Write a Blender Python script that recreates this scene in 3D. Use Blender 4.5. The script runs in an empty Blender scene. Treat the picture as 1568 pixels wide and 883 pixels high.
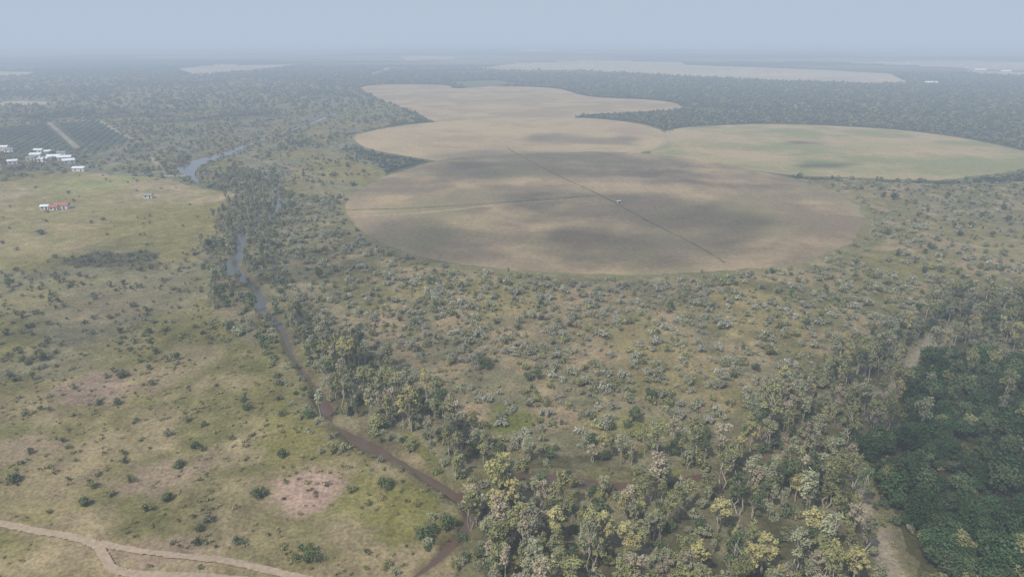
import bpy, math, numpy as np
from mathutils import Vector
rng=np.random.default_rng(7)
scene=bpy.context.scene
# ------------------------------------------------------------------ camera
H=120.0; PITCH=math.radians(20.5); F=1045.0
cam_d=bpy.data.cameras.new("camera"); cam=bpy.data.objects.new("camera",cam_d)
scene.collection.objects.link(cam); scene.camera=cam
cam.location=(0,0,H); cam.rotation_euler=(math.radians(90)-PITCH,0,0)
cam_d.sensor_width=36; cam_d.lens=24.0; cam_d.clip_start=1; cam_d.clip_end=120000
def P(u,v):
    """ground survey: bearing/depression read off the photo -> metres on the flat plain"""
    a=(u-784)/F; b=-(v-441)/F
    dy=math.cos(PITCH)+b*math.sin(PITCH); dz=-math.sin(PITCH)+b*math.cos(PITCH)
    t=H/(-dz); return (a*t, dy*t)
def PP(l): return np.array([P(*p[:2]) for p in l])
# ------------------------------------------------------------------ helpers
def lin(r,g,b,k=1.0):
    o=[]
    for c in (r,g,b):
        c/=255; o.append(k*(c/12.92 if c<.04045 else ((c+.055)/1.055)**2.4))
    return np.array(o)
def vn(x,y,s):
    ix=np.floor(x).astype(np.int64); iy=np.floor(y).astype(np.int64)
    fx=x-ix; fy=y-iy; fx=fx*fx*(3-2*fx); fy=fy*fy*(3-2*fy)
    def h(a,b):
        n=(a*374761393+b*668265263+s*974634777)&0x7fffffff
        n=((n^(n>>13))*1274126177)&0x7fffffff
        n=(n^(n>>16))&0x7fffffff
        return (n%100003)/100003.0
    return (h(ix,iy)*(1-fx)+h(ix+1,iy)*fx)*(1-fy)+(h(ix,iy+1)*(1-fx)+h(ix+1,iy+1)*fx)*fy
def fbm(x,y,L,s,o=4):
    r=0;a=.5;t=0
    for i in range(o):
        r=r+a*vn(x/L+17.3*i,y/L-9.1*i,s+i); t+=a; a*=.5; L*=.5
    return r/t
def inpoly(x,y,poly):
    x0,y0=poly.min(0); x1,y1=poly.max(0)
    out=np.zeros(x.shape,bool)
    m=(x>=x0)&(x<=x1)&(y>=y0)&(y<=y1)
    if not m.any(): return out
    xs=x[m]; ys=y[m]; c=np.zeros(xs.shape,bool); n=len(poly)
    for i in range(n):
        ax,ay=poly[i]; bx,by=poly[(i+1)%n]
        if ay==by: continue
        cond=((ay>ys)!=(by>ys))&(xs<(bx-ax)*(ys-ay)/(by-ay)+ax)
        c^=cond
    out[m]=c; return out
def dline(x,y,path,cap=60):
    """distance to polyline minus half width, path rows x,y,w"""
    d=np.full(x.shape,1e3)
    for i in range(len(path)-1):
        ax,ay,aw=path[i]; bx,by,bw=path[i+1]
        m=(x>min(ax,bx)-cap)&(x<max(ax,bx)+cap)&(y>min(ay,by)-cap)&(y<max(ay,by)+cap)
        if not m.any(): continue
        xs=x[m];ys=y[m]; L=(bx-ax)**2+(by-ay)**2+1e-9
        t=np.clip(((xs-ax)*(bx-ax)+(ys-ay)*(by-ay))/L,0,1)
        dd=np.hypot(xs-ax-t*(bx-ax),ys-ay-t*(by-ay))-(aw+t*(bw-aw))/2
        d[m]=np.minimum(d[m],dd)
    return d
def sm(a,b,x):
    t=np.clip((x-a)/(b-a),0,1); return t*t*(3-2*t)
def path3(l,k=1.0): return np.array([(*P(u,v),w*k) for u,v,w in l])
def catmull(pts,n,closed):
    pts=np.asarray(pts,float); N=len(pts); out=[]
    rngi=range(N) if closed else range(N-1)
    for i in rngi:
        if closed: p=[pts[(i+k)%N] for k in(-1,0,1,2)]
        else: p=[pts[min(max(i+k,0),N-1)] for k in(-1,0,1,2)]
        for j in range(n):
            t=j/n
            out.append(.5*((2*p[1])+(-p[0]+p[2])*t+(2*p[0]-5*p[1]+4*p[2]-p[3])*t*t+(-p[0]+3*p[1]-3*p[2]+p[3])*t**3))
    if not closed: out.append(pts[-1])
    return np.array(out)
# ------------------------------------------------------------------ material helpers
def newmat(name):
    m=bpy.data.materials.new(name); m.use_nodes=True; nt=m.node_tree; nt.nodes.clear()
    out=nt.nodes.new('ShaderNodeOutputMaterial'); return m,nt,out
def N(nt,t,**kw):
    n=nt.nodes.new(t)
    for k,v in kw.items(): setattr(n,k,v)
    return n
def noise(nt,vec,scale,det=4,rough=.6):
    n=N(nt,'ShaderNodeTexNoise'); n.inputs['Scale'].default_value=scale
    n.inputs['Detail'].default_value=det; n.inputs['Roughness'].default_value=rough
    nt.links.new(vec,n.inputs['Vector']); return n.outputs['Fac']
def mrange(nt,val,a,b,c,d):
    n=N(nt,'ShaderNodeMapRange'); nt.links.new(val,n.inputs[0])
    for i,x in enumerate((a,b,c,d)): n.inputs[i+1].default_value=x
    return n.outputs[0]
def mul(nt,a,b):
    n=N(nt,'ShaderNodeMath',operation='MULTIPLY')
    for i,x in enumerate((a,b)):
        if isinstance(x,(int,float)): n.inputs[i].default_value=x
        else: nt.links.new(x,n.inputs[i])
    return n.outputs[0]
def scalecol(nt,col,f):
    n=N(nt,'ShaderNodeVectorMath',operation='SCALE'); nt.links.new(col,n.inputs[0]); nt.links.new(f,n.inputs['Scale']); return n.outputs[0]
def mixcol(nt,f,a,b):
    n=N(nt,'ShaderNodeMix',data_type='RGBA')
    if isinstance(f,float): n.inputs[0].default_value=f
    else: nt.links.new(f,n.inputs[0])
    for s,x in ((6,a),(7,b)):
        if hasattr(x,'is_output'): nt.links.new(x,n.inputs[s])
        else: n.inputs[s].default_value=(*x,1)
    return n.outputs[2]
def bsdf(nt,out,col,rough=.9,spec=.15):
    b=N(nt,'ShaderNodeBsdfPrincipled'); b.inputs['Roughness'].default_value=rough
    b.inputs['Specular IOR Level'].default_value=spec
    if hasattr(col,'is_output'): nt.links.new(col,b.inputs['Base Color'])
    else: b.inputs['Base Color'].default_value=(*col,1)
    nt.links.new(b.outputs[0],out.inputs[0]); return b
def diffuse(nt,out,col):
    b=N(nt,'ShaderNodeBsdfDiffuse'); nt.links.new(col,b.inputs['Color']); nt.links.new(b.outputs[0],out.inputs[0]); return b
def simple(name,col,rough=.8,var=.25,sc=1.0,spec=.2):
    m,nt,out=newmat(name); g=N(nt,'ShaderNodeNewGeometry')
    f=mrange(nt,noise(nt,g.outputs['Position'],sc),.3,.7,1-var,1+var)
    rgb=N(nt,'ShaderNodeRGB'); rgb.outputs[0].default_value=(*col,1)
    bsdf(nt,out,scalecol(nt,rgb.outputs[0],f),rough,spec); return m
def mesh_np(name,V,loops,starts,mats=(),midx=None,smooth=False):
    me=bpy.data.meshes.new(name)
    me.vertices.add(len(V)); me.vertices.foreach_set('co',np.asarray(V,np.float32).ravel())
    me.loops.add(len(loops)); me.loops.foreach_set('vertex_index',np.asarray(loops,np.int32))
    me.polygons.add(len(starts)); me.polygons.foreach_set('loop_start',np.asarray(starts,np.int32))
    if midx is not None: me.polygons.foreach_set('material_index',np.asarray(midx,np.int32))
    for m in mats: me.materials.append(m)
    me.update(calc_edges=True); me.validate()
    return me
def addobj(name,me,parent=None):
    o=bpy.data.objects.new(name,me); scene.collection.objects.link(o)
    if parent: o.parent=parent
    return o
# ------------------------------------------------------------------ site plan
fieldA=catmull(PP([(530,312),(541,340),(575,366),(640,391),(720,406),(820,415),(920,420),(1020,420),(1090,414),(1180,408),(1250,394),(1300,372),(1325,345),(1318,322),(1290,300),(1240,282),(1180,266),(1100,250),(1000,236),(900,232),(780,236),(690,243),(620,260),(565,283)]),6,True)
fieldB=catmull(PP([(542,212),(556,204),(610,193),(690,185),(790,180),(900,181),(980,190),(1022,205),(1020,218),(990,232),(930,245),(800,250),(690,248),(620,238),(565,227)]),6,True)
fieldC=catmull(PP([(553,134),(600,129),(680,130),(700,135),(760,132),(850,135),(900,147),(1000,153),(1040,160),(1035,167),(960,172),(900,175),(850,184),(700,188),(660,184),(640,174),(590,155)]),6,True)
fieldD=catmull(PP([(1024,201),(1080,193),(1200,190),(1350,197),(1450,208),(1540,225),(1590,240),(1570,258),(1500,268),(1430,275),(1300,271),(1200,266),(1100,252),(1000,238),(1012,222)]),6,True)
farfields=[PP(l) for l in [
 [(730,105),(790,97),(900,92),(1040,95),(1050,99),(1200,104),(1360,112),(1395,128),(1340,129),(1200,124),(1100,120),(1050,117),(960,112),(900,108),(800,107)],
 [(270,104),(330,99),(460,99),(400,107),(290,115)],
 [(610,88),(640,85),(700,87),(690,91),(620,92)],
 [(1300,95),(1450,93),(1700,97),(1700,110),(1450,103)],
 [(792,76),(840,75),(845,78),(800,79)],
 [(0,155),(60,153),(95,157),(60,160),(0,161)],
 [(-300,106),(60,110),(30,116),(-300,118)],
 [(60,60),(250,57),(390,61),(200,63)],[(560,112),(595,104),(600,106),(570,116)],
 [(1480,108),(1640,112),(1640,118),(1500,114)]]]
river=path3([(515,172,22),(470,190,10),(400,212,10),(345,234,40),(312,243,46),(285,255,40),(300,275,8),(390,290,7),(432,300,16),(425,320,7),(395,340,7),(368,360,12),(370,385,9),(348,404,26),(365,418,14),(392,440,7),(402,470,11),(432,500,8),(445,535,7),(465,565,6),(485,590,6),(497,620,7),(512,645,7),(545,668,9),(585,688,9),(625,708,6),(665,732,5),(705,758,4),(722,780,2),(708,812,2),(670,850,3),(640,872,3),(600,900,3),(540,960,3)],.48)
river2=path3([(705,750,2),(750,732,3),(800,722,5),(860,730,6),(930,738,6),(1000,735,3),(1090,722,3),(1160,705,4),(1220,685,6),(1290,655,3),(1340,625,3)],.6)
sand=path3([(1335,625,3),(1340,605,5),(1375,588,7),(1400,548,5),(1430,520,9),(1478,497,9)],.7)
sand2=path3([(1300,700,2),(1320,740,3),(1328,790,5),(1350,840,6),(1385,900,6),(1420,960,5)],.6)
road=path3([(-150,780,3),(0,800,3),(60,812,3),(110,820,3),(145,832,3),(160,850,3),(172,868,3),(205,877,3),(280,880,3),(380,888,3),(480,905,3)],.75)
road2=path3([(145,829,2.6),(200,840,2.4),(260,848,2.4),(350,858,2.6),(430,876,2.8),(520,896,2.8)],.75)
Q={k:PP(v) for k,v in dict(
 grass=[(-900,390),(-400,380),(0,380),(120,380),(290,375),(325,450),(360,500),(430,560),(480,640),(560,690),(650,735),(720,790),(690,850),(600,930),(500,1500),(-1500,1500)],
 meadow=[(-500,300),(0,278),(120,262),(240,272),(350,300),(340,345),(290,385),(120,385),(0,400),(-500,400)],
 meadow2=[(360,235),(500,225),(560,250),(600,262),(545,290),(520,330),(480,350),(430,330),(440,300),(380,270)],
 scrubL=[(-300,405),(0,410),(300,400),(320,450),(370,520),(300,560),(100,570),(-300,590)],
 bush=[(440,300),(530,300),(560,375),(700,412),(900,427),(1100,425),(1310,392),(1350,330),(1220,272),(1450,282),(1800,262),(2100,420),(1568,470),(1450,490),(1360,540),(1250,575),(1180,620),(1130,665),(960,690),(700,665),(560,580),(470,500),(420,400)],
 openbush=[(560,450),(700,420),(900,440),(1150,440),(1250,470),(1150,560),(1130,640),(960,670),(800,640),(740,640),(620,560)],
 rightbush=[(1330,420),(1310,392),(1350,330),(1220,272),(1450,282),(1800,262),(2100,420),(1568,455),(1450,440)],
 tallF=[(735,1300),(735,860),(722,785),(735,745),(780,745),(860,760),(960,755),(1060,740),(1160,720),(1240,700),(1300,690),(1325,740),(1325,860),(1370,1300)],
 gap=[(785,715),(950,728),(965,778),(780,772)],
 tall2=[(500,640),(545,645),(620,690),(700,725),(800,712),(960,722),(1100,725),(1200,700),(1250,650),(1180,645),(1120,682),(1000,700),(930,704),(830,690),(740,665),(690,620),(620,575),(550,530),(490,500),(455,485),(450,520),(480,580)],
 tall3=[(1150,655),(1190,610),(1240,575),(1310,540),(1400,480),(1500,450),(1700,430),(1800,560),(1480,540),(1430,560),(1400,600),(1345,660),(1300,700),(1235,700),(1180,700)],
 dark=[(1400,1300),(1375,860),(1335,740),(1350,680),(1400,620),(1440,570),(1568,545),(1800,520),(2100,1300)],
 corr=[(300,400),(325,350),(350,300),(300,280),(345,262),(420,268),(450,300),(440,340),(410,380),(440,440),(470,500),(440,520),(380,480),(340,470),(310,430)],
 darkL=[(105,395),(150,376),(240,388),(240,415),(150,412)],
 darkL2=[(-50,540),(60,510),(100,515),(60,545)],
 orchard=[(-200,205),(0,195),(75,187),(150,184),(200,214),(160,232),(0,237),(-200,240)],
 village=[(20,228),(140,228),(150,262),(60,274),(-20,268),(-60,250)],
 greenfield=[(690,125),(760,122),(800,128),(720,136)],
 farleft=[(-600,118),(0,116),(330,113),(560,135),(640,180),(560,200),(540,230),(600,260),(350,300),(240,272),(0,285),(-600,300)],
).items()}
# ------------------------------------------------------------------ ground sheet
th=np.concatenate([np.linspace(-180,-46,70,endpoint=False),np.linspace(-46,46,960,endpoint=False),np.linspace(46,180,70,endpoint=False)])
th=np.radians(th); NT=len(th)
r=[1.0,20,40,60,75]
x_=86.0
while x_<3000: r.append(x_); x_*=1.0052
while x_<70000: r.append(x_); x_*=1.035
r=np.array(r); NR=len(r)
TT,RR=np.meshgrid(th,r); X=(RR*np.sin(TT)).ravel(); Y=(RR*np.cos(TT)).ravel(); R_=RR.ravel()
def regions(x,y):
    wx=x+ (fbm(x,y,30,11)-.5)*26; wy=y+(fbm(x,y,30,21)-.5)*26
    return {k:inpoly(wx,wy,v) for k,v in Q.items()}
M=regions(X,Y)
n1=fbm(X,Y,60,1); n2=fbm(X,Y,14,2,3); n3=fbm(X,Y,220,3); n4=fbm(X,Y,900,4); n5=fbm(X,Y,4,5,2)
K=.90
C=dict(green=lin(118,114,70,K),yel=lin(137,128,80,K),tan=lin(160,142,110,K),pink=lin(168,143,124,K),bushg=lin(132,125,94,K),
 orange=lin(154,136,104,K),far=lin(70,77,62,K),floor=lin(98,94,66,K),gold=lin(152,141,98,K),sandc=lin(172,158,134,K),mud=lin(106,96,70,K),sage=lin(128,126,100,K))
def mx(a,b,t): 
    t=np.asarray(t)[...,None]; return a*(1-t)+b*t
col=np.broadcast_to(C['far'],(len(X),3)).copy()
cf=fbm(X/2.6,Y,600,40)+.07*sm(300,2500,np.abs(X))*sm(1800,3000,R_)
clear=sm(.55,.62,cf); col=mx(col,C['sage'],clear*.8*sm(900,1600,R_)); 
strip=sm(.62,.66,fbm(X/3.5,Y,420,45)); col=mx(col,lin(160,150,122,K),strip*.6*sm(2400,3200,R_))
bushy=np.ones(len(X))*(1-.6*clear)
near=1-sm(520,620,R_); col=mx(col,mx(C['bushg'],C['green'],sm(.35,.65,n2)),near); bushy=bushy*(1-.7*near)
def setr(mask,c,b=None,blend=1.0):
    m=M[mask] if isinstance(mask,str) else mask
    if not m.any(): return
    col[m]=col[m]*(1-blend)+c[m]*blend
    if b is not None: bushy[m]=b
setr('farleft',mx(mx(C['far'],C['sage'],sm(.3,.5,n3)),C['yel'],sm(.45,.65,n1)*.8),.8)
g=mx(mx(C['green'],C['yel'],sm(.4,.65,n1)),C['tan'],sm(.47,.61,n3*.45+n2*.3+n1*.25)*.75)
setr('grass',g,.15)
setr('scrubL',mx(mx(C['green'],C['yel'],n2),C['bushg'],sm(.35,.6,n1)),.35)
setr('meadow',mx(mx(C['gold'],C['tan'],sm(.45,.65,n2)),C['yel'],sm(.4,.7,n1)),.15)
setr('meadow2',mx(C['yel'],C['sage'],sm(.4,.6,n1)),.4)
setr('bush',mx(mx(C['bushg'],C['green'],sm(.42,.6,n1)*.6),C['orange'],sm(.48,.64,n2)*.7),.3)
setr('openbush',mx(mx(C['bushg'],C['orange'],sm(.35,.6,n2)),C['yel'],sm(.5,.65,n1)*.7),.15)
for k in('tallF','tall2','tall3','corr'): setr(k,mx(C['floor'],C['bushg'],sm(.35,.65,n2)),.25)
setr('dark',mx(C['floor']*.8,C['green']*.75,n2),.4)
setr('orchard',np.broadcast_to(lin(90,97,80,K),col.shape),.3)
setr('greenfield',np.broadcast_to(lin(106,117,84,K),col.shape),.0)
setr('darkL',mx(C['floor'],C['bushg'],.4*np.ones(len(X))),.6)
def patch(u,v,rx,c,s=.9,asp=1.0,nz=1.0):
    px,py=P(u,v); m=(np.abs(X-px)<rx*4)&(np.abs(Y-py)<rx*4*max(1,asp))
    if not m.any(): return
    d=np.hypot((X[m]-px)/rx,(Y[m]-py)/(rx*asp))+((n2[m]-.5)*1.7+(n5[m]-.5)*.9)*nz
    t=(1-sm(.5,1.2,d))*s; col[m]=mx(col[m],c,t); bushy[m]*=(1-t*.8)
patch(250,728,13,C['pink'],.6,.7); patch(110,700,16,C['tan'],.6,.7); patch(150,590,19,C['pink']*.85,.8,.7)
patch(240,572,14,C['tan'],.7,.7); patch(60,745,14,C['tan'],.5,.8); patch(330,830,10,C['tan'],.6,.5); patch(240,850,14,C['pink'],.6,.4)
patch(40,455,22,C['gold'],.6,.8); patch(150,480,18,C['tan'],.5); patch(480,690,12,C['yel']*1.1,.6); patch(560,760,14,lin(140,136,72,K),.5); patch(400,600,14,C['yel'],.5)
patch(300,545,12,C['tan'],.6); patch(90,660,12,C['yel'],.4); patch(330,640,16,C['green'],.5); patch(640,800,10,C['green'],.6);patch(420,820,16,C['green']*1.05,.5)
patch(430,655,14,lin(138,134,74,K),.6);patch(620,790,9,lin(136,132,70,K),.5);patch(40,620,12,C['tan'],.5);patch(330,700,8,C['pink'],.4);patch(120,790,10,C['tan'],.6,.5)
patch(380,470,14,C['tan'],.5);patch(20,680,14,C['pink'],.5,.7);patch(360,760,10,C['tan'],.4);patch(250,640,11,C['tan'],.5,.7)
patch(470,748,10.5,lin(182,154,134,K),.95,1.1,.5)
patch(1190,680,9,C['pink']*.8,.8,.7);patch(1100,700,8,C['bushg'],.8);patch(850,480,24,C['orange'],.5);patch(930,540,20,C['orange'],.5);patch(1010,590,13,C['yel']*.9,.7)
patch(780,640,9,lin(116,120,62,K),.9);patch(940,645,12,lin(130,130,74,K),.7,.6);patch(1000,655,12,lin(130,130,74,K),.7,.6);patch(870,450,20,C['orange'],.5);patch(1480,350,45,C['yel'],.6);patch(1400,400,30,C['yel'],.7);patch(1540,385,30,C['gold'],.6)
patch(1310,300,45,C['yel']*.9,.6);patch(1120,410,12,lin(66,96,44,K),.95,1.2);patch(140,280,40,lin(150,150,94,K),.8);patch(110,325,35,C['gold'],.6)
patch(60,370,30,C['gold'],.8);patch(270,330,30,C['yel'],.7);patch(1570,345,40,C['bushg'],.6);patch(1150,560,14,C['sage'],.5)
patch(500,270,30,C['gold'],.6);patch(490,240,30,C['yel'],.5)
for l,c in (([(20,185,5),(75,187,5),(118,225,5)],C['sandc']),([(150,183,5),(180,200,5),(210,216,5)],C['sandc']),([(75,187,5),(150,183,5),(330,178,4)],C['sandc']),([(0,262,6),(-10,240,5),(8,225,5)],C['sandc']),([(230,240,4),(255,262,4),(300,262,4)],C['sandc']),([(380,240,3),(470,262,3),(500,300,3)],C['tan'])):
    d=dline(X,Y,path3(l),30); t=1-sm(-.5,1.5,d); col=mx(col,c,t*.8)
# grassy headland round the fields
def outline(f): return np.c_[np.r_[f,f[:1]],np.zeros(len(f)+1)]
rings=[outline(f) for f in (fieldA,fieldB,fieldD)]
dR=np.minimum.reduce([dline(X,Y,q,30) for q in rings])
t=1-sm(2,11,dR+(n2-.5)*8); col=mx(col,mx(C['yel'],C['sage'],n2),t*.8); bushy*=1-t*.9
gate=sm(.42,.52,fbm(X,Y,22,77,2)); gate1=.56+.44*sm(.38,.5,fbm(X,Y,16,78,2))
gp=inpoly(X,Y,Q['gap']); gate=np.where(gp,1,gate)
Da=dline(X,Y,river); Db=dline(X,Y,river2); D1=np.minimum(Da,Db+1); DS=np.minimum(dline(X,Y,sand),dline(X,Y,sand2))
jit=(n2-.5)*5+(n5-.5)*2
t=1-sm(0,4.5,D1+jit); col=mx(col,C['mud'],t*.8); bushy*=1-t*.5
t=1-sm(-1,2.5,DS+jit); col=mx(col,C['sandc']*.9,t*.85); bushy*=1-t
for rd in(road,road2):
    t=1-sm(-1,2.2,dline(X,Y,rd)+jit*.35); col=mx(col,C['tan'],t*.6); bushy*=1-t
for i,fp in enumerate(farfields):
    m=inpoly(X+(n3-.5)*60,Y+(n4-.5)*60+(n3-.5)*60,fp); col[m]=lin(174,161,132,K)*(.8+.4*n3[m][:,None]); bushy[m]=0
col*= (0.76+.48*n2)[:,None]*(0.9+.2*n4)[:,None]*(.82+.36*n5)[:,None]
Z=-.45*n1-.1
t=np.maximum((1-sm(-1.5,2.0,Da+jit*.5))*gate1,(1-sm(-1.5,2.0,Db+jit*.5))*gate); Z=Z-1.9*t*(R_<1700)
t=1-sm(-1,3,DS); Z=Z-.5*t
Z=np.where(R_>1300,-.3,Z)
Z+=sm(9000,16000,R_)*190*np.clip(fbm(X,Y,5200,60)-.38,0,1)*2
fieldzone=np.zeros(len(X),bool)
for q in (fieldA,fieldB,fieldC,fieldD): fieldzone|=inpoly(X,Y,q)
dRC=np.minimum(dR,dline(X,Y,outline(fieldC),40)); lev=np.where(fieldzone,1,1-sm(14,28,dRC)); Z=Z*(1-lev)
V=np.stack([X,Y,Z],1)
ii,jj=np.meshgrid(np.arange(NR-1),np.arange(NT),indexing='ij'); j2=(jj+1)%NT
quads=np.stack([ii*NT+jj,ii*NT+j2,(ii+1)*NT+j2,(ii+1)*NT+jj],-1).reshape(-1,4)[:, ::-1]
gm,nt,out=newmat("ground_mat")
att=N(nt,'ShaderNodeAttribute',attribute_name='gcol'); geo=N(nt,'ShaderNodeNewGeometry'); pos=geo.outputs['Position']
f=mul(nt,mrange(nt,noise(nt,pos,.9,3,.75),.3,.7,.6,1.4),mrange(nt,noise(nt,pos,.13,2,.6),.3,.7,.85,1.15))
vor=N(nt,'ShaderNodeTexVoronoi'); vor.inputs['Scale'].default_value=.14; nt.links.new(pos,vor.inputs['Vector'])
cl=mrange(nt,vor.outputs['Distance'],.25,.75,.4,0.0)
sub=N(nt,'ShaderNodeMath',operation='SUBTRACT'); sub.inputs[0].default_value=1; nt.links.new(mul(nt,cl,att.outputs['Alpha']),sub.inputs[1])
b=diffuse(nt,out,scalecol(nt,att.outputs['Color'],mul(nt,f,sub.outputs[0])))
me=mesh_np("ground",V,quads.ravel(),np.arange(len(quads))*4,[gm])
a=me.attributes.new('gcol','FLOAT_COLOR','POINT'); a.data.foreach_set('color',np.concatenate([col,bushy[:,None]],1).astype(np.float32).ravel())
addobj("ground",me)
# ------------------------------------------------------------------ crop fields
def fieldmat(name,c1,c2,c3,center,c4=None):
    m,nt,out=newmat(name); g=N(nt,'ShaderNodeNewGeometry'); pos=g.outputs['Position']
    c=mixcol(nt,mrange(nt,noise(nt,pos,.016,4,.65),.44,.58,0,1),c1,c2)
    c=mixcol(nt,mrange(nt,noise(nt,pos,.007,4,.65),.47,.58,0,.9),c,c3)
    if c4 is not None:
        mp=N(nt,'ShaderNodeMapping'); mp.inputs['Location'].default_value=(300,120,40); nt.links.new(pos,mp.inputs[0])
        c=mixcol(nt,mrange(nt,noise(nt,mp.outputs[0],.009,4,.6),.5,.62,0,.8),c,c4)
    d=N(nt,'ShaderNodeVectorMath',operation='DISTANCE'); nt.links.new(pos,d.inputs[0]); d.inputs[1].default_value=center
    s=N(nt,'ShaderNodeMath',operation='SINE'); nt.links.new(mul(nt,d.outputs['Value'],.42),s.inputs[0])
    f=mul(nt,mrange(nt,s.outputs[0],-1,1,.985,1.015),mrange(nt,noise(nt,pos,.35,4,.75),.3,.7,.78,1.22))
    diffuse(nt,out,scalecol(nt,c,f)); return m
KF=.86
tan=lin(180,159,124,KF); tan2=lin(167,147,116,KF)
def sheet(name,poly,z,mat):
    poly=catmull(poly,3,True)
    j=(fbm(poly[:,0],poly[:,1],10,33)-.5)*7
    me=mesh_np(name,np.c_[poly[:,0]+j,poly[:,1]-j,np.full(len(poly),z)],np.arange(len(poly)),[0],[mat]); 
    o=addobj(name,me)
    if me.polygons[0].normal.z<0: me.flip_normals()
    return o
cA=(*P(920,298),0); cB=(*P(790,215),0)
sheet("harvested_crop_field",fieldA,.08,fieldmat("stubble_brown",lin(160,141,112,KF),lin(178,156,120,KF),lin(132,118,95,KF),cA,lin(146,136,102,KF)))
sheet("harvested_crop_field",fieldB,.06,fieldmat("stubble_tan",tan,tan2,lin(186,165,126,KF),cB))
sheet("harvested_crop_field",fieldC,.03,fieldmat("stubble_pale",lin(182,161,126,KF),tan2,lin(158,142,112,KF),(*P(800,150),0)))
sheet("harvested_crop_field",fieldD,.045,fieldmat("stubble_green",tan,lin(168,154,112,KF),lin(138,140,96,KF),(*P(1250,230),0)))
def ribbon(name,path,z,mat,n=6,extra=0,jitter=.3,seed=3):
    p=catmull(path,n,False); t=np.gradient(p[:,:2],axis=0); t/=np.linalg.norm(t,axis=1)[:,None]+1e-9
    nn=np.c_[-t[:,1],t[:,0]]; w=(p[:,2]+extra)/2; rg=np.random.default_rng(seed)
    w1=w+rg.normal(0,jitter,len(w)); w2=w+rg.normal(0,jitter,len(w))
    L=p[:,:2]+nn*w1[:,None]; Rr=p[:,:2]-nn*w2[:,None]; n_=len(p)
    V=np.r_[np.c_[L,np.full(n_,z)],np.c_[Rr,np.full(n_,z)]]
    q=np.array([[i+n_,i+n_+1,i+1,i] for i in range(n_-1)])
    return addobj(name,mesh_np(name,V,q.ravel(),np.arange(len(q))*4,[mat]))
tmat=simple("field_track_mat",lin(120,120,82,.86),.95,.4,.15,.05); tmat2=simple("field_track_light_mat",lin(172,156,122,.86),.95,.3,.3,.05)
ribbon("field_track",path3([(530,321,3.4),(640,318,3.4),(760,310,3),(860,303,2.5),(918,298,2)]),.115,tmat,8,0,.4)
ribbon("field_track",path3([(775,225,1.6),(800,240,2),(860,271,2),(920,299,1.8),(1000,342,1.5),(1060,372,1.4),(1110,402,1.4)]),.13,tmat,8,0,.3)
ribbon("field_track",path3([(540,331,3),(640,326,3),(760,314,3),(918,302,2)]),.10,tmat2,8,0,.4)
ribbon("field_track",path3([(1024,200,5),(1023,212,5),(1000,228,5),(960,235,5)]),.10,tmat2,6,0,.4)
dm=simple("dirt_mat",lin(178,158,132,.9),.95,.2,.8,.05)
for i,rd in enumerate((road,road2)):
    ribbon("dirt_road",rd,.03+i*.004,dm,16,0,.12,5+i)
# ------------------------------------------------------------------ water
wm,nt,out=newmat("river_water_mat"); g=N(nt,'ShaderNodeNewGeometry'); pos=g.outputs['Position']
sx=N(nt,'ShaderNodeSeparateXYZ'); nt.links.new(pos,sx.inputs[0])
c=mixcol(nt,mrange(nt,sx.outputs['Y'],200,330,0,1),lin(112,88,72,.8),lin(92,90,78,.8))
c=mixcol(nt,mrange(nt,noise(nt,pos,.12,4),.4,.65,0,.5),c,lin(88,86,62,.9))
b=bsdf(nt,out,c,.15,.35); bmp=N(nt,'ShaderNodeBump'); bmp.inputs['Strength'].default_value=.12; bmp.inputs['Distance'].default_value=.1
nt.links.new(noise(nt,pos,1.2,3),bmp.inputs['Height']); nt.links.new(bmp.outputs[0],b.inputs['Normal'])
ribbon("river",river,-1.15,wm,8,3,.1); ribbon("river",river2,-1.17,wm,8,2.5,.1)
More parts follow.
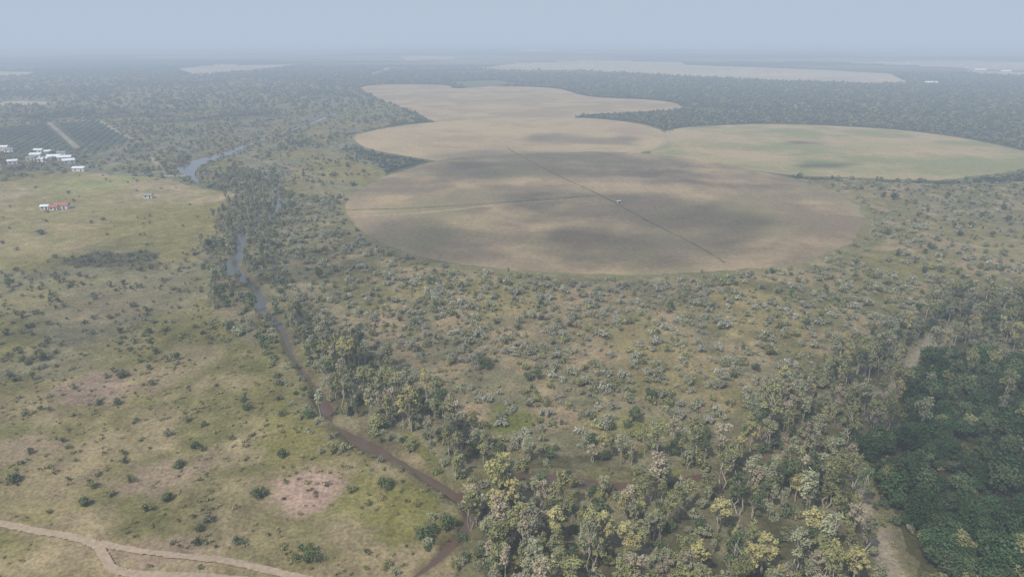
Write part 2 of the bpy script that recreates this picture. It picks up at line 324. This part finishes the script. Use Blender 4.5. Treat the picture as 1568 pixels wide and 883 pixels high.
# ------------------------------------------------------------------ vegetation prototypes
def leafmat(name,fixed=None):
    m,nt,out=newmat(name)
    v=N(nt,'ShaderNodeAttribute',attribute_name='var')
    if fixed is None:
        a=N(nt,'ShaderNodeAttribute',attribute_name='icol'); a.attribute_type='INSTANCER'; base=a.outputs['Color']
    else:
        a=N(nt,'ShaderNodeRGB'); a.outputs[0].default_value=(*fixed,1); base=a.outputs[0]
    diffuse(nt,out,scalecol(nt,base,v.outputs['Fac']))
    return m
LM=leafmat("foliage_mat"); bark=simple("bark_mat",lin(172,162,144),.9,.3,2); barkd=simple("bark_dark_mat",lin(90,78,62),.9,.3,2)
def plant(name,Ht,R,cb,ncl,nlf,ls,seed,bk,lm=LM,cr=.36,trunk=True,tr=.22,flat=1.0,multi=1):
    rg=np.random.default_rng(seed); V=[];Fc=[];mi=[];var=[]
    def tube(p0,p1,r0,r1,n=5):
        p0=np.array(p0,float);p1=np.array(p1,float); d=p1-p0; d/=np.linalg.norm(d)+1e-9
        a=np.cross(d,[0.3,.9,.1]); a/=np.linalg.norm(a); b_=np.cross(d,a); s=len(V)
        for p,rr in((p0,r0),(p1,r1)):
            for k in range(n):
                an=2*math.pi*k/n; V.append(p+rr*(math.cos(an)*a+math.sin(an)*b_))
        for k in range(n): Fc.append([s+k,s+(k+1)%n,s+n+(k+1)%n,s+n+k]); mi.append(0); var.append(1)
    cz=(cb+Ht)/2; hz=(Ht-cb)/2*.9
    cen=[]
    for i in range(ncl):
        d=rg.normal(size=3); d/=np.linalg.norm(d); q=rg.uniform(.25,1)**.6*.85
        c=np.array([d[0]*R*q,d[1]*R*q,cz+d[2]*hz*q*flat])
        taper=1-.45*max(0,(c[2]-cz)/hz); c[0]*=taper;c[1]*=taper
        cen.append(c)
    for m_ in range(multi):
        ox=rg.normal(0,.12*R*(multi>1)); oy=rg.normal(0,.12*R*(multi>1))
        if trunk:
            p=np.array([ox,oy,-.5]); pr=tr
            hs=np.linspace(cb*.55,Ht*.8,4); 
            for hh in hs:
                q=np.array([ox*1.5+rg.normal(0,.25+.05*hh*(multi>1)),oy*1.5+rg.normal(0,.25+.05*hh*(multi>1)),hh]); tube(p,q,pr,pr*.72); pr*=.72; p=q
    if trunk:
        for c in cen:
            zz=max(cb*.6,c[2]-R*.9); tube([0,0,zz],c,tr*.35,.04,4)
    LV=[];s=len(V)
    for c in cen:
        rr=cr*R*rg.uniform(.6,1.35); cv=rg.uniform(.82,1.16)
        k=int(nlf*rg.uniform(.6,1.3)); d=rg.normal(size=(k,3)); d/=np.linalg.norm(d,axis=1)[:,None]
        pts=c+d*(rr*rg.uniform(.1,1.1,(k,1))**.6)*np.array([1,1,.85])
        nr=d*.6+rg.normal(size=(k,3))*.45+np.array([0,0,.75]); nr/=np.linalg.norm(nr,axis=1)[:,None]
        a=np.cross(nr,rg.normal(size=(k,3))); a/=np.linalg.norm(a,axis=1)[:,None]; b_=np.cross(nr,a)
        s1=ls*rg.uniform(.6,1.3,(k,1)); s2=s1*rg.uniform(.5,.9,(k,1))
        q=np.stack([pts-a*s1,pts-b_*s2*.8,pts+a*s1,pts+b_*s2],1)
        LV.append(q.reshape(-1,3))
        for i in range(k): Fc.append([s+4*i,s+4*i+1,s+4*i+2,s+4*i+3]); mi.append(1); var.append(cv*rg.uniform(.85,1.15))
        s+=4*k
    VV=np.array(V).reshape(-1,3); VV=np.concatenate([VV]+LV)
    me=mesh_np(name,VV,np.array(Fc).ravel(),np.arange(len(Fc))*4,[bk,lm],mi)
    at=me.attributes.new('var','FLOAT','FACE'); at.data.foreach_set('value',np.array(var,np.float32)); return me
def coll(name,meshes):
    c=bpy.data.collections.new(name)
    for i,m in enumerate(meshes): c.objects.link(bpy.data.objects.new(m.name,m))
    return c
tall=coll("tall_riverine_trees",[plant("river_gum_tree",13+(i%3)-1,2.1+.25*(i%3),3.5+.6*(i%2),18,40,.29,100+i,bark,cr=.36,multi=1+i%2) for i in range(7)])
broad=coll("broad_trees",[plant("broadleaf_tree",8,3.8,1.8,20,64,.36,200+i,barkd,cr=.36) for i in range(4)])
shr=coll("shrubs",[plant("thorn_shrub",2.6,1.9,.2,9,30,.26,300+i,barkd,tr=.07,cr=.46,multi=3) for i in range(5)])
clump=coll("far_clumps",[plant("distant_tree",7,5,1,12,22,.85,400+i,barkd,cr=.42,trunk=False) for i in range(4)])
tuft=coll("tufts",[plant("grass_tussock",.7,.6,.05,4,14,.18,500+i,barkd,trunk=False,cr=.6) for i in range(3)])
def scatter(name,x,y,z,sc,colr,collection):
    n=len(x)
    if n==0: return
    me=bpy.data.meshes.new(name); me.vertices.add(n); me.vertices.foreach_set('co',np.c_[x,y,z].astype(np.float32).ravel())
    for nm,ty,key,val in(('isc','FLOAT_VECTOR','vector',sc),('irot','FLOAT_VECTOR','vector',np.c_[rng.normal(0,.05,n),rng.normal(0,.05,n),rng.uniform(0,6.28,n)]),('icol','FLOAT_VECTOR','vector',colr)):
        at=me.attributes.new(nm,ty,'POINT'); at.data.foreach_set(key,np.asarray(val,np.float32).ravel())
    at=me.attributes.new('iidx','INT','POINT'); at.data.foreach_set('value',rng.integers(0,len(collection.objects),n).astype(np.int32))
    o=addobj(name,me)
    ng=bpy.data.node_groups.new(name,'GeometryNodeTree')
    ng.interface.new_socket('Geometry',in_out='INPUT',socket_type='NodeSocketGeometry'); ng.interface.new_socket('Geometry',in_out='OUTPUT',socket_type='NodeSocketGeometry')
    gi=ng.nodes.new('NodeGroupInput'); go=ng.nodes.new('NodeGroupOutput'); ip=ng.nodes.new('GeometryNodeInstanceOnPoints')
    ci=ng.nodes.new('GeometryNodeCollectionInfo'); ci.inputs['Collection'].default_value=collection; ci.inputs['Separate Children'].default_value=True; ci.inputs['Reset Children'].default_value=True
    def na(nm,ty):
        q=ng.nodes.new('GeometryNodeInputNamedAttribute'); q.data_type=ty; q.inputs['Name'].default_value=nm
        return [s for s in q.outputs if s.enabled and s.name=='Attribute'][0]
    L=ng.links; L.new(gi.outputs[0],ip.inputs['Points']); L.new(ci.outputs[0],ip.inputs['Instance']); ip.inputs['Pick Instance'].default_value=True
    L.new(na('iidx','INT'),ip.inputs['Instance Index']); L.new(na('irot','FLOAT_VECTOR'),ip.inputs['Rotation']); L.new(na('isc','FLOAT_VECTOR'),ip.inputs['Scale']); L.new(ip.outputs[0],go.inputs[0])
    md=o.modifiers.new('scatter','NODES'); md.node_group=ng
    return o
def tint(n,base,alts,jit=.12):
    c=np.broadcast_to(base,(n,3)).copy(); u=rng.uniform(size=n); acc=0
    for p,a_ in alts:
        m=(u>=acc)&(u<acc+p); c[m]=a_; acc+=p
    return c*rng.normal(1,jit,(n,1)).clip(.6,1.4)
def scl(n,m,s,sz=.12):
    b=rng.normal(m,s,n).clip(m*.5,m*1.7); return np.c_[b*rng.normal(1,.1,n),b*rng.normal(1,.1,n),b*rng.normal(1,sz,n)]
def cand(r0,r1,a,area):
    n=int(math.radians(a)*(r1*r1-r0*r0)/area); t=np.radians(rng.uniform(-a,a,n)); rr=np.sqrt(rng.uniform(r0*r0,r1*r1,n)); return rr*np.sin(t),rr*np.cos(t)
x,y=cand(85,1250,50,4.0)
RM=regions(x,y); dr=dline(x,y,river); dr2=dline(x,y,river2); ds=np.minimum(dline(x,y,sand),dline(x,y,sand2))
dfr=np.minimum.reduce([dline(x,y,q,30) for q in rings])
fld=inpoly(x,y,fieldA)|inpoly(x,y,fieldB)|inpoly(x,y,fieldC)|inpoly(x,y,fieldD)
u=rng.uniform(size=len(x))
rd=np.minimum(dline(x,y,road),dline(x,y,road2)); ok=(~fld)&(dr>.8)&(dr2>-.2)&(ds>1.0)&(rd>1.5)&((dfr>8)|((dfr>3)&(rng.uniform(size=len(x))<.15)))
cn=fbm(x,y,28,70); cn2=fbm(x,y,9,71,2); rr=np.hypot(x,y)
def pick(m,p): 
    global u
    k=ok&m&(u<p); u=np.where(k,2,rng.uniform(size=len(x))); return k
used=np.zeros(len(x),bool)
G=1.6
gg=lin(118,119,92,G); ol=lin(112,112,74,G); dk=lin(74,84,56,G); dkg=lin(56,73,46,G); yl=lin(136,129,84,G); br=lin(128,119,98,G); gr=lin(130,129,110,G)
TA=RM['tallF']|RM['tall2']|RM['tall3']; gapm=inpoly(x,y,Q['gap'])
m=pick(TA&~RM['dark'],np.where(gapm,.03,np.where(RM['tallF'],.29,.21))*sm(.28,.55,cn*.4+cn2*.6+.06)); used|=m; n=m.sum()
scatter("riverine_forest",x[m],y[m],np.full(n,-.3),scl(n,.82,.22),tint(n,gg,[(.34,ol),(.1,yl),(.12,dk),(.14,br)],.16),tall)
m=pick(TA&~RM['dark']&~used&~gapm,.08); used|=m; n=m.sum()
scatter("riverine_undergrowth",x[m],y[m],np.full(n,-.3),scl(n,.42,.15),tint(n,ol,[(.4,dk),(.25,gg)]),broad)
m=pick(RM['dark']&~used,.28); used|=m; n=m.sum()
scatter("dense_forest",x[m],y[m],np.full(n,-.3),scl(n,.74,.24),tint(n,dkg,[(.3,dk),(.08,ol)],.2),broad)
m=pick(RM['dark']&~used,.05*sm(.4,.6,cn)); used|=m; n=m.sum()
scatter("dense_forest",x[m],y[m],np.full(n,-.3),scl(n,.8,.15),tint(n,gg*.85,[(.4,ol)]),tall)
m=pick(RM['corr']&~used,.09*sm(.33,.5,cn)+.015); used|=m; n=m.sum()
scatter("river_corridor_trees",x[m],y[m],np.full(n,-.3),scl(n,.6,.17),tint(n,gg*.9,[(.3,dk),(.2,ol)]),tall)
left=~(RM['bush']|RM['grass']|RM['scrubL']|RM['meadow']|TA|RM['dark']|RM['corr']|RM['openbush']|RM['meadow2'])&(rr<560)
m=pick((TA|RM['dark']|RM['corr']|left)&~used,.15); used|=m; n=m.sum()
scatter("forest_edge_shrubs",x[m],y[m],np.full(n,-.5),scl(n,.85,.3),tint(n,ol,[(.35,gg),(.25,dk)]),shr)
m=pick(left&~used,.04*sm(.35,.6,cn)); used|=m; n=m.sum()
scatter("riverine_forest",x[m],y[m],np.full(n,-.3),scl(n,.65,.2),tint(n,gg,[(.34,ol),(.2,dk)],.16),tall)
p=np.zeros(len(x)); p[RM['bush']]=.25; p[RM['openbush']]=.26; p=p*sm(.22,.6,cn*.4+cn2*.6+.05)
p=np.where(RM['rightbush'],p*.5*sm(.35,.6,cn)+.02,p)
m=pick((RM['bush']|RM['openbush'])&~used,p); n=m.sum(); s=scl(n,.82,.3)
scatter("bushveld_shrubs",x[m],y[m],np.full(n,-.25),s,tint(n,gr,[(.3,gg),(.2,ol),(.05,dk)]),shr); used|=m
m=pick((RM['bush']|RM['corr']|RM['scrubL'])&~used,.003+.012*(RM['rightbush'])); n=m.sum()
scatter("bushveld_trees",x[m],y[m],np.full(n,-.25),scl(n,.45,.15),tint(n,dk,[(.3,ol),(.3,gg)]),broad); used|=m
p=.045*sm(.42,.68,cn)+.006; p=np.where(RM['scrubL'],.14*sm(.3,.65,cn2)+.02,p); p=np.where(RM['darkL']|RM['darkL2'],.28,p); p=np.where(RM['meadow'],.004+.02*(cn2>.62),p)
m=pick((RM['grass']|RM['scrubL']|RM['meadow']|RM['darkL']|RM['meadow2'])&~used&~RM['corr'],p); n=m.sum(); used|=m
scatter("grassland_shrubs",x[m],y[m],np.full(n,-.25),scl(n,.55,.3),tint(n,gg*.75,[(.4,ol*.75),(.25,dk*.8)]),shr)
m=pick((RM['grass']|RM['openbush'])&(rr<330)&~used,.35*sm(.35,.6,cn2)); n=m.sum()
scatter("grass_tussocks",x[m],y[m],np.full(n,-.3),scl(n,1,.35),tint(n,lin(122,118,78,1.2),[(.4,lin(138,129,90,1.2)),(.2,lin(100,100,64,1.2))]),tuft)
m=pick((dr<9)&(rr<900)&~used,.17); n=m.sum(); used|=m
scatter("riverbank_shrubs",x[m],y[m],np.full(n,-.7),scl(n,.75,.28),tint(n,ol,[(.4,gg),(.3,dk)]),shr)
rest=~(RM['bush']|RM['grass']|RM['scrubL']|RM['meadow']|TA|RM['dark']|RM['corr']|RM['orchard']|RM['openbush']|RM['meadow2']|RM['greenfield'])&(rr>560)
ff=np.zeros(len(x),bool)
for q in farfields: ff|=inpoly(x,y,q)
p=np.where(RM['farleft'],.055*sm(.38,.6,cn)+.008,.07); p=np.where(RM['village'],.05,p)
m=pick(rest&~used&~ff,p); n=m.sum()
scatter("bushveld_woodland",x[m],y[m],np.full(n,-.3),scl(n,.42,.13),tint(n,lin(92,99,78,1.5),[(.2,dk),(.2,ol),(.3,gg*.85)]),clump)
m=pick(RM['meadow2'],.03*sm(.35,.6,cn)); n=m.sum()
scatter("bushveld_woodland",x[m],y[m],np.full(n,-.3),scl(n,.38,.13),tint(n,dk,[(.3,ol),(.3,gg)]),clump)
hx,hy=[],[]
for fp,st,en,dn in((fieldA,0,22,.5),(fieldA,62,84,.3),(fieldB,0,10,.4),(fieldC,0,6,.6),(fieldC,60,102,.6),(fieldD,6,60,.4)):
    for i in range(st,min(en,len(fp)-1)):
        a_=fp[i];b_=fp[i+1]; L=np.linalg.norm(b_-a_); k=int(L/3.2*dn)
        c0=fp.mean(0)
        for t in rng.uniform(size=k):
            q=a_+(b_-a_)*t; d=(q-c0)/np.linalg.norm(q-c0); q=q+d*(2+abs(rng.normal(0,8))); hx.append(q[0]);hy.append(q[1])
hx=np.array(hx);hy=np.array(hy); k=~(inpoly(hx,hy,fieldA)|inpoly(hx,hy,fieldB)|inpoly(hx,hy,fieldC)|inpoly(hx,hy,fieldD)); hx=hx[k];hy=hy[k];n=len(hx)
scatter("field_margin_bushes",hx,hy,np.full(n,-.3),scl(n,.28,.1),tint(n,dk,[(.3,ol),(.25,gg)]),clump)
o0=Q['orchard']; ax,ay=o0.min(0); bx,by=o0.max(0)
gx,gy=np.meshgrid(np.arange(max(ax,-1100),bx,9),np.arange(ay,by,5.5)); a_=.35; c0=o0.mean(0)
ox=c0[0]+(gx-c0[0])*math.cos(a_)-(gy-c0[1])*math.sin(a_); oy=c0[1]+(gx-c0[0])*math.sin(a_)+(gy-c0[1])*math.cos(a_)
ox=ox.ravel();oy=oy.ravel(); k=inpoly(ox,oy,o0)&(dline(ox,oy,path3([(20,185,5),(75,187,5),(118,225,5)]))>5)&(rng.uniform(size=len(ox))<.85); ox=ox[k];oy=oy[k];n=len(ox)
scatter("orchard_rows",ox,oy,np.full(n,-.3),scl(n,.3,.05),tint(n,lin(80,96,74,1.5),[],.08),clump)
x,y=cand(1250,3000,44,60.0); ff=np.zeros(len(x),bool)
for q in farfields: ff|=inpoly(x,y,q)
R2=np.hypot(x,y); cl2=sm(.55,.62,fbm(x/2.6,y,600,40)+.07*sm(300,2500,np.abs(x))*sm(1800,3000,R2)); u=rng.uniform(size=len(x))
ff|=inpoly(x,y,fieldC)|inpoly(x,y,fieldD)|inpoly(x,y,Q['greenfield'])|(fbm(x/3.5,y,420,45)>.63)&(R2>2600)
fl=inpoly(x,y,Q['farleft'])
m=(~ff)&(u<np.where(fl,.3,.8)*(1-.8*cl2)*(1-.5*sm(2200,3000,R2))); n=m.sum()
scatter("distant_woodland",x[m],y[m],np.full(n,-.3),scl(n,.66,.2),tint(n,lin(86,95,76,1.5),[(.25,dk),(.2,ol)],.08),clump)
# ------------------------------------------------------------------ single bushes and trees
lmA=leafmat("bush_leaf_mat",tuple(lin(86,94,60,1.35))); lmB=leafmat("gum_leaf_mat",tuple(lin(138,132,90,1.6)))
for i,(uu,vv,h,w) in enumerate([(685,806,4,4.5),(470,852,3.5,6),(432,697,2.6,2.6),(395,757,3,4),(256,764,2.4,2.6),(63,357,3.5,5),(1075,668,4.5,5),(742,560,5,5),(590,742,3,4),(378,625,2.4,2.4),(188,575,2.6,4),(20,735,2.4,3.5),(130,770,2.2,2.6),(275,712,2,3)]):
    me=plant("bush",h,w/2*1.3,.2,16,60,.26,700+i,barkd,lmA,cr=.36,tr=.1,multi=3); o=addobj("bush",me); o.location=(*P(uu,vv),-.3)
for i,(uu,vv,h) in enumerate([(925,848,16),(1165,880,14),(955,856,13),(760,800,12),(1100,815,12),(1240,830,12),(850,835,13)]):
    me=plant("gum_tree",h,2.6,5,18,60,.32,800+i,bark,lmB,multi=2); o=addobj("gum_tree",me); o.location=(*P(uu,vv),-.3)
# ------------------------------------------------------------------ buildings
wwall=simple("whitewash",lin(215,212,204),.8,.06,.5); rwhite=simple("metal_roof_white",lin(222,224,226),.5,.08,.4,.4); rred=simple("roof_red",lin(165,110,96),.8,.15,.6); rgrey=simple("roof_grey",lin(140,138,134),.6,.15,.5,.4)
glass=simple("window_glass",(.03,.035,.04),.15,.1,1,.5); wood=simple("door_wood",lin(96,66,44),.7,.2,2)
def boxv(x0,y0,z0,x1,y1,z1): 
    v=[(x0,y0,z0),(x1,y0,z0),(x1,y1,z0),(x0,y1,z0),(x0,y0,z1),(x1,y0,z1),(x1,y1,z1),(x0,y1,z1)]
    return v,[(0,3,2,1),(4,5,6,7),(0,1,5,4),(1,2,6,5),(2,3,7,6),(3,0,4,7)]
def pymesh(name,v,f,mat,parent):
    me=bpy.data.meshes.new(name); me.from_pydata(v,[],f); me.materials.append(mat); me.update(); return addobj(name,me,parent)
def house(name,u,v,L,W,h,rot,rm,wm_=None):
    e=bpy.data.objects.new(name,None); scene.collection.objects.link(e); e.location=(*P(u,v),-.3); e.rotation_euler=(0,0,rot)
    a,b_=boxv(-L/2,-W/2,0,L/2,W/2,h); pymesh("walls",a,b_,wm_ or wwall,e)
    rh=W*.28; ov=.5
    vs=[(-L/2-ov,-W/2-ov,h),(L/2+ov,-W/2-ov,h),(L/2+ov,W/2+ov,h),(-L/2-ov,W/2+ov,h),(-L/2-ov,0,h+rh),(L/2+ov,0,h+rh)]
    pymesh("roof",[(a_,b2,c_+.004) for a_,b2,c_ in vs],[(0,1,5,4),(2,3,4,5),(0,4,3),(1,2,5),(0,3,2,1)],rm,e)
    k=0; nx=max(2,int(L/4))
    for i in range(nx):
        cx=-L/2+(i+.5)*L/nx
        if i==nx//2: a,b_=boxv(cx-.5,-W/2-.05,.05,cx+.5,-W/2+.02,2.1 if h>2.2 else h-.2); pymesh("door",a,b_,wood,e)
        else:
            a,b_=boxv(cx-.3-.1*min(L,4),-W/2-.04,.8,cx+.3+.1*min(L,4),-W/2+.02,min(2.1,h-.3)); pymesh("window_%d"%k,a,b_,glass,e); k+=1
        if L>4: a,b_=boxv(cx-.7,W/2-.02,1,cx+.7,W/2+.04,2.1); pymesh("window_%d"%k,a,b_,glass,e); k+=1
    return e
house("farm_house",96,318,9,6,2.8,.15,rred); house("farm_house",70,319,5,4,2.4,.2,rwhite); house("farm_house",84,320,5,4,2.4,.1,rred)
house("storage_shed",228,302,6,4,2.4,.1,rgrey)
for (uu,vv,L,W,ro) in [(56,240,10,6,.2),(68,247,10,6,-.2),(84,243,12,7,.1),(100,244,12,6,.3),(96,237,9,5,0),(76,235,8,5,.4),(106,249,10,6,.6),(60,233,8,5,.1),(48,245,7,4,.3),(122,261,10,5,.1),(15,232,9,5,.1),(20,250,8,5,.5),(8,228,8,5,0),(1425,128,30,12,0),(1500,108,40,14,.1),(1540,110,30,12,0),(1490,107,25,10,.3)]:
    house("farm_building",uu,vv,L,W,3.2,ro,rwhite if L%2==0 else rgrey)
house("pump_house",947,311,1.9,1.5,1.9,.3,rwhite).location.z=.1
e=bpy.data.objects.new("concrete_weir",None); scene.collection.objects.link(e); e.location=(*P(268,269),-.8); conc=simple("concrete",lin(190,186,178),.9,.15,.5)
a,b_=boxv(-8,-.6,-1,8,.6,.9); pymesh("wall",a,b_,conc,e); a,b_=boxv(-9.5,-1.2,-1,-8,1.2,1.6); pymesh("abutment_1",a,b_,conc,e); a,b_=boxv(8,-1.2,-1,9.5,1.2,1.6); pymesh("abutment_2",a,b_,conc,e)
# ------------------------------------------------------------------ light
el=math.radians(52); az=math.radians(-140)
S=Vector((math.sin(az)*math.cos(el),math.cos(az)*math.cos(el),math.sin(el)))
sd=bpy.data.lights.new("sun",'SUN'); sd.energy=3.3; sd.angle=math.radians(.8); sd.color=(1,.95,.87)
so=bpy.data.objects.new("sun",sd); scene.collection.objects.link(so); so.rotation_euler=S.to_track_quat('Z','Y').to_euler(); so.location=(0,0,900)
w=bpy.data.worlds.new("World"); scene.world=w; w.use_nodes=True; nt=w.node_tree; nt.nodes.clear()
sky=nt.nodes.new('ShaderNodeTexSky'); sky.sky_type='NISHITA'; sky.sun_disc=False; sky.sun_elevation=el; sky.sun_rotation=az; sky.air_density=1.0; sky.dust_density=2.0; sky.ozone_density=1.5
bg=nt.nodes.new('ShaderNodeBackground'); bg.inputs[1].default_value=.15; wo=nt.nodes.new('ShaderNodeOutputWorld'); nt.links.new(sky.outputs[0],bg.inputs[0]); nt.links.new(bg.outputs[0],wo.inputs[0])
# ------------------------------------------------------------------ thin clouds overhead, out of view, laid out so shadows fall at set places
CZ=650.0; off=np.array([S.x,S.y])/S.z*CZ
gx,gy=np.meshgrid(np.arange(-900,1100,8.0),np.arange(60,2000,8.0)); nyy,nxx=gx.shape; qx=gx.ravel();qy=gy.ravel()
wx=qx+(fbm(qx,qy,110,81)-.5)*130; wy=qy+(fbm(qx,qy,110,91)-.5)*110
dens=np.zeros(len(qx))
for (u1,v1,u2,v2,rad,s) in [(690,264,940,262,46,.8),(720,238,960,244,42,.75),(850,211,910,212,30,.75),(590,358,800,370,28,.85),(700,392,790,394,18,.8),(900,318,1100,338,36,.85),(940,370,1090,368,25,.85),(940,395,1060,398,12,.7),
  (1010,285,1080,288,14,.7),(1200,252,1270,253,18,1),(1245,221,1270,221,14,.9),(490,385,560,400,18,.55),(110,395,230,400,16,.6),(-40,530,90,520,13,.6),(180,465,330,540,16,.4),
  (1500,700,1600,880,26,.5),(1650,650,1700,900,50,.5),(1430,520,1650,470,16,.35),(900,440,1080,438,9,.4),(-100,640,60,640,10,.3),(520,450,600,560,14,.3),(1300,600,1400,640,14,.3),(0,200,140,210,50,.4),(250,780,330,790,5,.3)]:
    q=path3([(u1,v1,0),(u2,v2,.01)]); d=dline(wx,wy,q,200); dens=np.maximum(dens,s*(1-sm(rad*.6,rad*1.2+5,d)))
cm,nt,out=newmat("cloud_mat"); at=N(nt,'ShaderNodeAttribute',attribute_name='dens')
tr=N(nt,'ShaderNodeBsdfTransparent'); di=N(nt,'ShaderNodeBsdfTranslucent'); di.inputs[0].default_value=(.9,.9,.9,1); mxs=N(nt,'ShaderNodeMixShader')
nt.links.new(at.outputs['Fac'],mxs.inputs[0]); nt.links.new(tr.outputs[0],mxs.inputs[1]); nt.links.new(di.outputs[0],mxs.inputs[2]); nt.links.new(mxs.outputs[0],out.inputs[0])
ii,jj=np.meshgrid(np.arange(nyy-1),np.arange(nxx-1),indexing='ij'); q=np.stack([ii*nxx+jj,ii*nxx+jj+1,(ii+1)*nxx+jj+1,(ii+1)*nxx+jj],-1).reshape(-1,4)
q=q[(dens[q].max(1)>0.01)]
dens=dens*(.75+.25*sm(.3,.6,fbm(qx,qy,45,99)))
me=mesh_np("cloud",np.c_[qx+off[0],qy+off[1],CZ+12*fbm(qx,qy,60,95)],q.ravel(),np.arange(len(q))*4,[cm])
a=me.attributes.new('dens','FLOAT','POINT'); a.data.foreach_set('value',dens.astype(np.float32)[:len(me.vertices)])
addobj("cloud",me)
# ------------------------------------------------------------------ haze layer: absorption plus an emitted glow standing in for scattered light
HD=.00044; AIR_GLOW=(.465,.55,.68)
hm,nt,out=newmat("haze_glow_mat"); va=N(nt,'ShaderNodeVolumeAbsorption'); va.inputs['Color'].default_value=(0,0,0,1); va.inputs['Density'].default_value=HD
em=N(nt,'ShaderNodeEmission'); em.inputs[0].default_value=(*AIR_GLOW,1); em.inputs[1].default_value=HD; ad=N(nt,'ShaderNodeAddShader')
nt.links.new(va.outputs[0],ad.inputs[0]); nt.links.new(em.outputs[0],ad.inputs[1]); nt.links.new(ad.outputs[0],out.inputs['Volume'])
a,b_=boxv(-60000,-60000,-40,60000,60000,420); pymesh("haze",a,b_,hm,None)
vl=scene.view_settings; vl.view_transform='Standard'; vl.look='None'; vl.exposure=0
